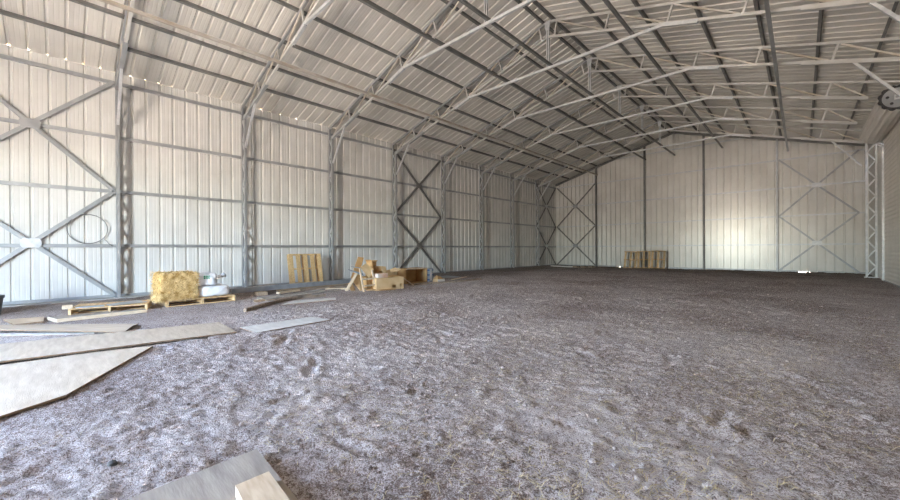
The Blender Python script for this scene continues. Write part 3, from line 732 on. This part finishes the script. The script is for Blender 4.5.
card('tan cardboard sheet leaning behind the wooden frame', [(3.70, 5.36, .34), (3.66, 5.62, .30), (3.82, 5.63, .02), (3.86, 5.38, .02)], 'card')
card('flat cardboard piece on the dirt at the feet of the heap', [(3.95, 5.15, .03), (3.75, 5.18, .05), (3.82, 5.52, .05), (4.1, 5.50, .03)], 'cardlight')
card('flat cardboard strip on the dirt before the low box', [(4.2, 5.45, .02), (4.02, 5.43, .03), (4.06, 5.98, .03), (4.3, 5.96, .02)], 'card')
plank('diagonal pale board leaning on the left of the heap', (3.75, 4.60, .06), (3.45, 5.12, .50), .10, .022, 'pale_timber')
bpy.context.view_layer.update()
plank('long pale plank on the ground at the left foot of the heap', (2.75, 4.5, .05), (3.35, 5.12, .05), .16, .04, 'pale_timber')
# small wooden ladder frame in front
t = thing('folding_ladder', 'small light wooden ladder frame with two rungs standing before the heap', 'ladder', (3.92, 5.23, 0))
for y0, y1, h in ((-.22, -.20, .68), (.20, .24, .62)):
    MB().bar((-.12, y0, h), (.06, y1, -.02), .04, .04, (1, 0, 0)).build('frame_leg', 'pale_timber', t)
for z0, x_ in ((.36, -.02), (.17, .02)):
    MB().bar((x_, -.22, z0), (x_, .24, z0 + .005), .03, .045).build('rung', 'pale_timber', t)
plank('thin pale stick leaning between the low box and the open box', (3.35, 6.95, .30), (3.75, 7.15, .02), .025, .025, 'pale_timber', 'thin_stick', 'stick')
# open brown crate lying on its side
t = thing('open_box', 'large brown open-fronted box lying on its side, right of the heap', 'box', (2.72, 7.92, 0), (0, 0, R(2)), None)
w, d, h, th = .60, 1.06, .54, .02
mb = MB(); mb.box((-w / 2, -d / 2, 0), (w / 2, d / 2, th)); mb.box((-w / 2, -d / 2, h - th), (w / 2, d / 2, h)); mb.box((-w / 2, -d / 2, 0), (-w / 2 + th, d / 2, h)); mb.box((-w / 2, -d / 2, 0), (w / 2, -d / 2 + th, h)); mb.box((-w / 2, d / 2 - th, 0), (w / 2, d / 2, h))
mb.build('box_body', 'card', t)
mb = MB(); mb.box((w / 2, -d / 2, h - .03), (w / 2 + .012, d / 2, h + .004)); mb.build('front_rim', 'pale_timber', t)
t = thing('strapped_case', 'blue and grey strapped case standing against the open brown box', 'case', (2.80, 8.62, 0), (0, 0, R(2)))
mb = MB(); mb.box((-.22, -.13, 0), (.22, .13, .52)); mb.build('case_body', 'slate', t, bevel=.02)
for z0 in (.06, .24, .42): MB().box((-.225, -.135, z0), (.228, .135, z0 + .05)).build('strap', 'blue', t)
MB().box((.222, -.06, .05), (.235, .06, .48)).build('front_panel', 'plate', t)
t = obox('small white-fronted carton with a brown top, right of the open box', (3.35, 8.72, .0), (0, 0, R(2)), .26, .38, .13, 'cardlight', flaps=False)
tag(t, t['label'], 'box'); MB().box((.131, -.19, 0), (.137, .19, .12)).build('white_label', 'whiteboard', t)
mb = MB(); mb.hexa([(-.12, -.18, .13), (.12, -.18, .13), (.12, .12, .13), (-.12, .12, .13), (-.02, -.10, .26), (.05, -.10, .24), (.05, .08, .20), (-.02, .08, .22)]); mb.build('crumpled_top', 'card', t)

# ------------------------------------------------------------------ odds and ends
mb = MB(); mb.path([(.075 + .02 * math.sin(3 * a), -.565 + .37 * math.cos(a), 1.795 + .37 * math.sin(a)) for a in [2 * math.pi * i / 48 for i in range(49)]], .011)
t = mb.build('wire_loop', 'galvdark', None, True); tag(t, 'round loop of pale wire standing on the lowest girt by the nearest column', 'wire loop')
MB().path([(.08, -.26, 1.53), (.085, -.22, 1.50), (.085, -.17, 1.42), (.09, -.10, 1.36)], .008).build('wire_tail', 'galvdark', t, True)
# dark rounded tub at the left edge
t = thing('plastic_tub', 'dark grey rounded plastic tub at the left edge by the wall', 'tub', (1.75, -2.13, 0))
MB().cyl((0, 0, -.02), (0, 0, .34), .26, .30, 28).build('tub_body', 'rubber', t, False)
MB().cyl((0, 0, .32), (0, 0, .37), .315, .315, 28).build('tub_rim', 'rubber', t, False)
# dark stone
o = lump('stone', (-.03, -.024, -.01), (.03, .024, .03), .010, 'stone', None, 6, 2.2, 14, 4); o.location = (10.36, -.87, ground(10.36, -.87)); tag(o, 'lone dark stone on the dirt above the weathered plywood', 'stone')

# ------------------------------------------------------------------ clods and straw on the dirt
def scatter_pts(n, fn):
    out = []
    while len(out) < n:
        x = random.uniform(.6, 15.2); y = random.uniform(-1.3, 22)
        if random.random() < fn(x, y): out.append((x, y))
    return out
def blocked(x, y):
    return (x < 5.4 and y < 9 and x > 1 and False) or (5.8 < x < 9.7 and y < .85 and (y < .8)) or (6.7 < x < 7.5 and .8 < y < 2.2) or (9.8 < x < 12.1 and y < -.25) or (x < 4.7 and y < 11.2) or (x < 5.4 and y < 4.2) or (x < 4 and y > 21)
def wclod(x, y):
    if blocked(x, y): return 0
    return max(.03, math.exp(-max(0, y) / 3.2)) * (.3 + .7 * (5 < x))
mb = MB()
ico = bmesh.new(); bmesh.ops.create_icosphere(ico, subdivisions=1, radius=1); iv = [v.co.copy() for v in ico.verts]; ifc = [tuple(v.index for v in f.verts) for f in ico.faces]; ico.free()
for x, y in scatter_pts(2600, wclod):
    s = random.uniform(.006, .017) * (1.5 if random.random() < .06 else 1); g0 = ground(x, y)
    k = [Vector((v.x * s * random.uniform(.7, 1.3), v.y * s * random.uniform(.7, 1.3), v.z * s * random.uniform(.5, .9))) for v in iv]
    mb.add([(x + v.x, y + v.y, g0 + s * .3 + v.z) for v in k], ifc)
o = mb.build('dirt_clods', 'dirt'); stuff(o); o['label'] = 'small clods of dry dirt scattered over the floor'; o['category'] = 'dirt'
def wstraw(x, y):
    if blocked(x, y): return .0
    d = .10 + .9 * max(0, min(1, (x - 8) / 5)) * math.exp(-max(0, y - 4) / 7)
    c = mnoise.noise(Vector((x * .9, y * .9, 3.1))) + .6 * mnoise.noise(Vector((x * 2.6, y * 2.6, 8.)))
    return d * max(0, min(1, .38 + 1.0 * c)) * (1 if y < 6 else .5)
pts = scatter_pts(16000, wstraw)
it = iter(pts)
def pick3():
    x, y = next(it); return (x, y, ground(x, y) + .008), (0, 0, 1)
o = blades(len(pts), pick3, .025, .08, .0032, .10).build('straw', 'straw'); stuff(o); o['label'] = 'thin straw stalks strewn over the dirt floor'; o['category'] = 'straw'

# ------------------------------------------------------------------ light
w = bpy.data.worlds.new('World'); SC.world = w; w.use_nodes = True
nt = w.node_tree; bg = nt.nodes['Background']
sky = nt.nodes.new('ShaderNodeTexSky'); sky.sky_type = 'NISHITA'; sky.sun_disc = False; sky.sun_elevation = R(48); sky.sun_rotation = R(285); sky.dust_density = 1.5
hs = nt.nodes.new('ShaderNodeHueSaturation'); hs.inputs['Saturation'].default_value = .88      # hazy, milky sky
nt.links.new(sky.outputs['Color'], hs.inputs['Color']); nt.links.new(hs.outputs['Color'], bg.inputs['Color']); bg.inputs['Strength'].default_value = .62
sun = bpy.data.lights.new('sun', 'SUN'); sun.energy = 13.0; sun.angle = R(.6); sun.color = (1, .94, .84)
so = bpy.data.objects.new('sun', sun); COL.objects.link(so)
# sun stands to the left (-X) and a little beyond the far end, so none of it enters the doorway directly
d = Vector((.72, -.16, -.80)).normalized(); so.rotation_euler = d.to_track_quat('-Z', 'Y').to_euler()
pl = bpy.data.lights.new('doorway_portal', 'AREA'); pl.shape = 'RECTANGLE'; pl.size = FD1 - FD0; pl.size_y = FDH
po = bpy.data.objects.new('doorway_portal', pl); COL.objects.link(po); po.location = ((FD0 + FD1) / 2, YF - .05, FDH / 2)
po.rotation_euler = Vector((0, 1, 0)).to_track_quat('-Z', 'Z').to_euler(); pl.cycles.is_portal = True
SC.cycles.use_guiding = True; SC.cycles.denoising_prefilter = 'NONE'
SC.cycles.use_adaptive_sampling = False

# ------------------------------------------------------------------ camera
f, yaw, pit, rol = 370.93, .7585, -.0019, -.0056
cam = bpy.data.cameras.new('camera'); cam.sensor_fit = 'HORIZONTAL'; cam.sensor_width = 36; cam.lens = f / 900 * 36; cam.clip_start = .05; cam.clip_end = 500
fwd0 = Vector((-math.sin(yaw), math.cos(yaw), 0)); rt = Vector((math.cos(yaw), math.sin(yaw), 0)); up0 = Vector((0, 0, 1))
f2 = fwd0 * math.cos(pit) + up0 * math.sin(pit); u2 = -fwd0 * math.sin(pit) + up0 * math.cos(pit)
xa = rt * math.cos(rol) + u2 * math.sin(rol); ya = -rt * math.sin(rol) + u2 * math.cos(rol)
co_ = bpy.data.objects.new('camera', cam); COL.objects.link(co_)
m3 = Matrix((xa, ya, -f2)).transposed(); co_.matrix_world = Matrix.Translation((13.2285, -1.0782, 1.228)) @ m3.to_4x4()
SC.camera = co_

vs = SC.view_settings; SC.display_settings.display_device = 'sRGB'
vs.view_transform = 'Standard'; vs.look = 'None'; vs.gamma = 1; vs.use_curve_mapping = False
vs.exposure = 4.85
SC.cycles.max_bounces = 10; SC.cycles.diffuse_bounces = 8; SC.cycles.glossy_bounces = 4; SC.cycles.sample_clamp_indirect = 8
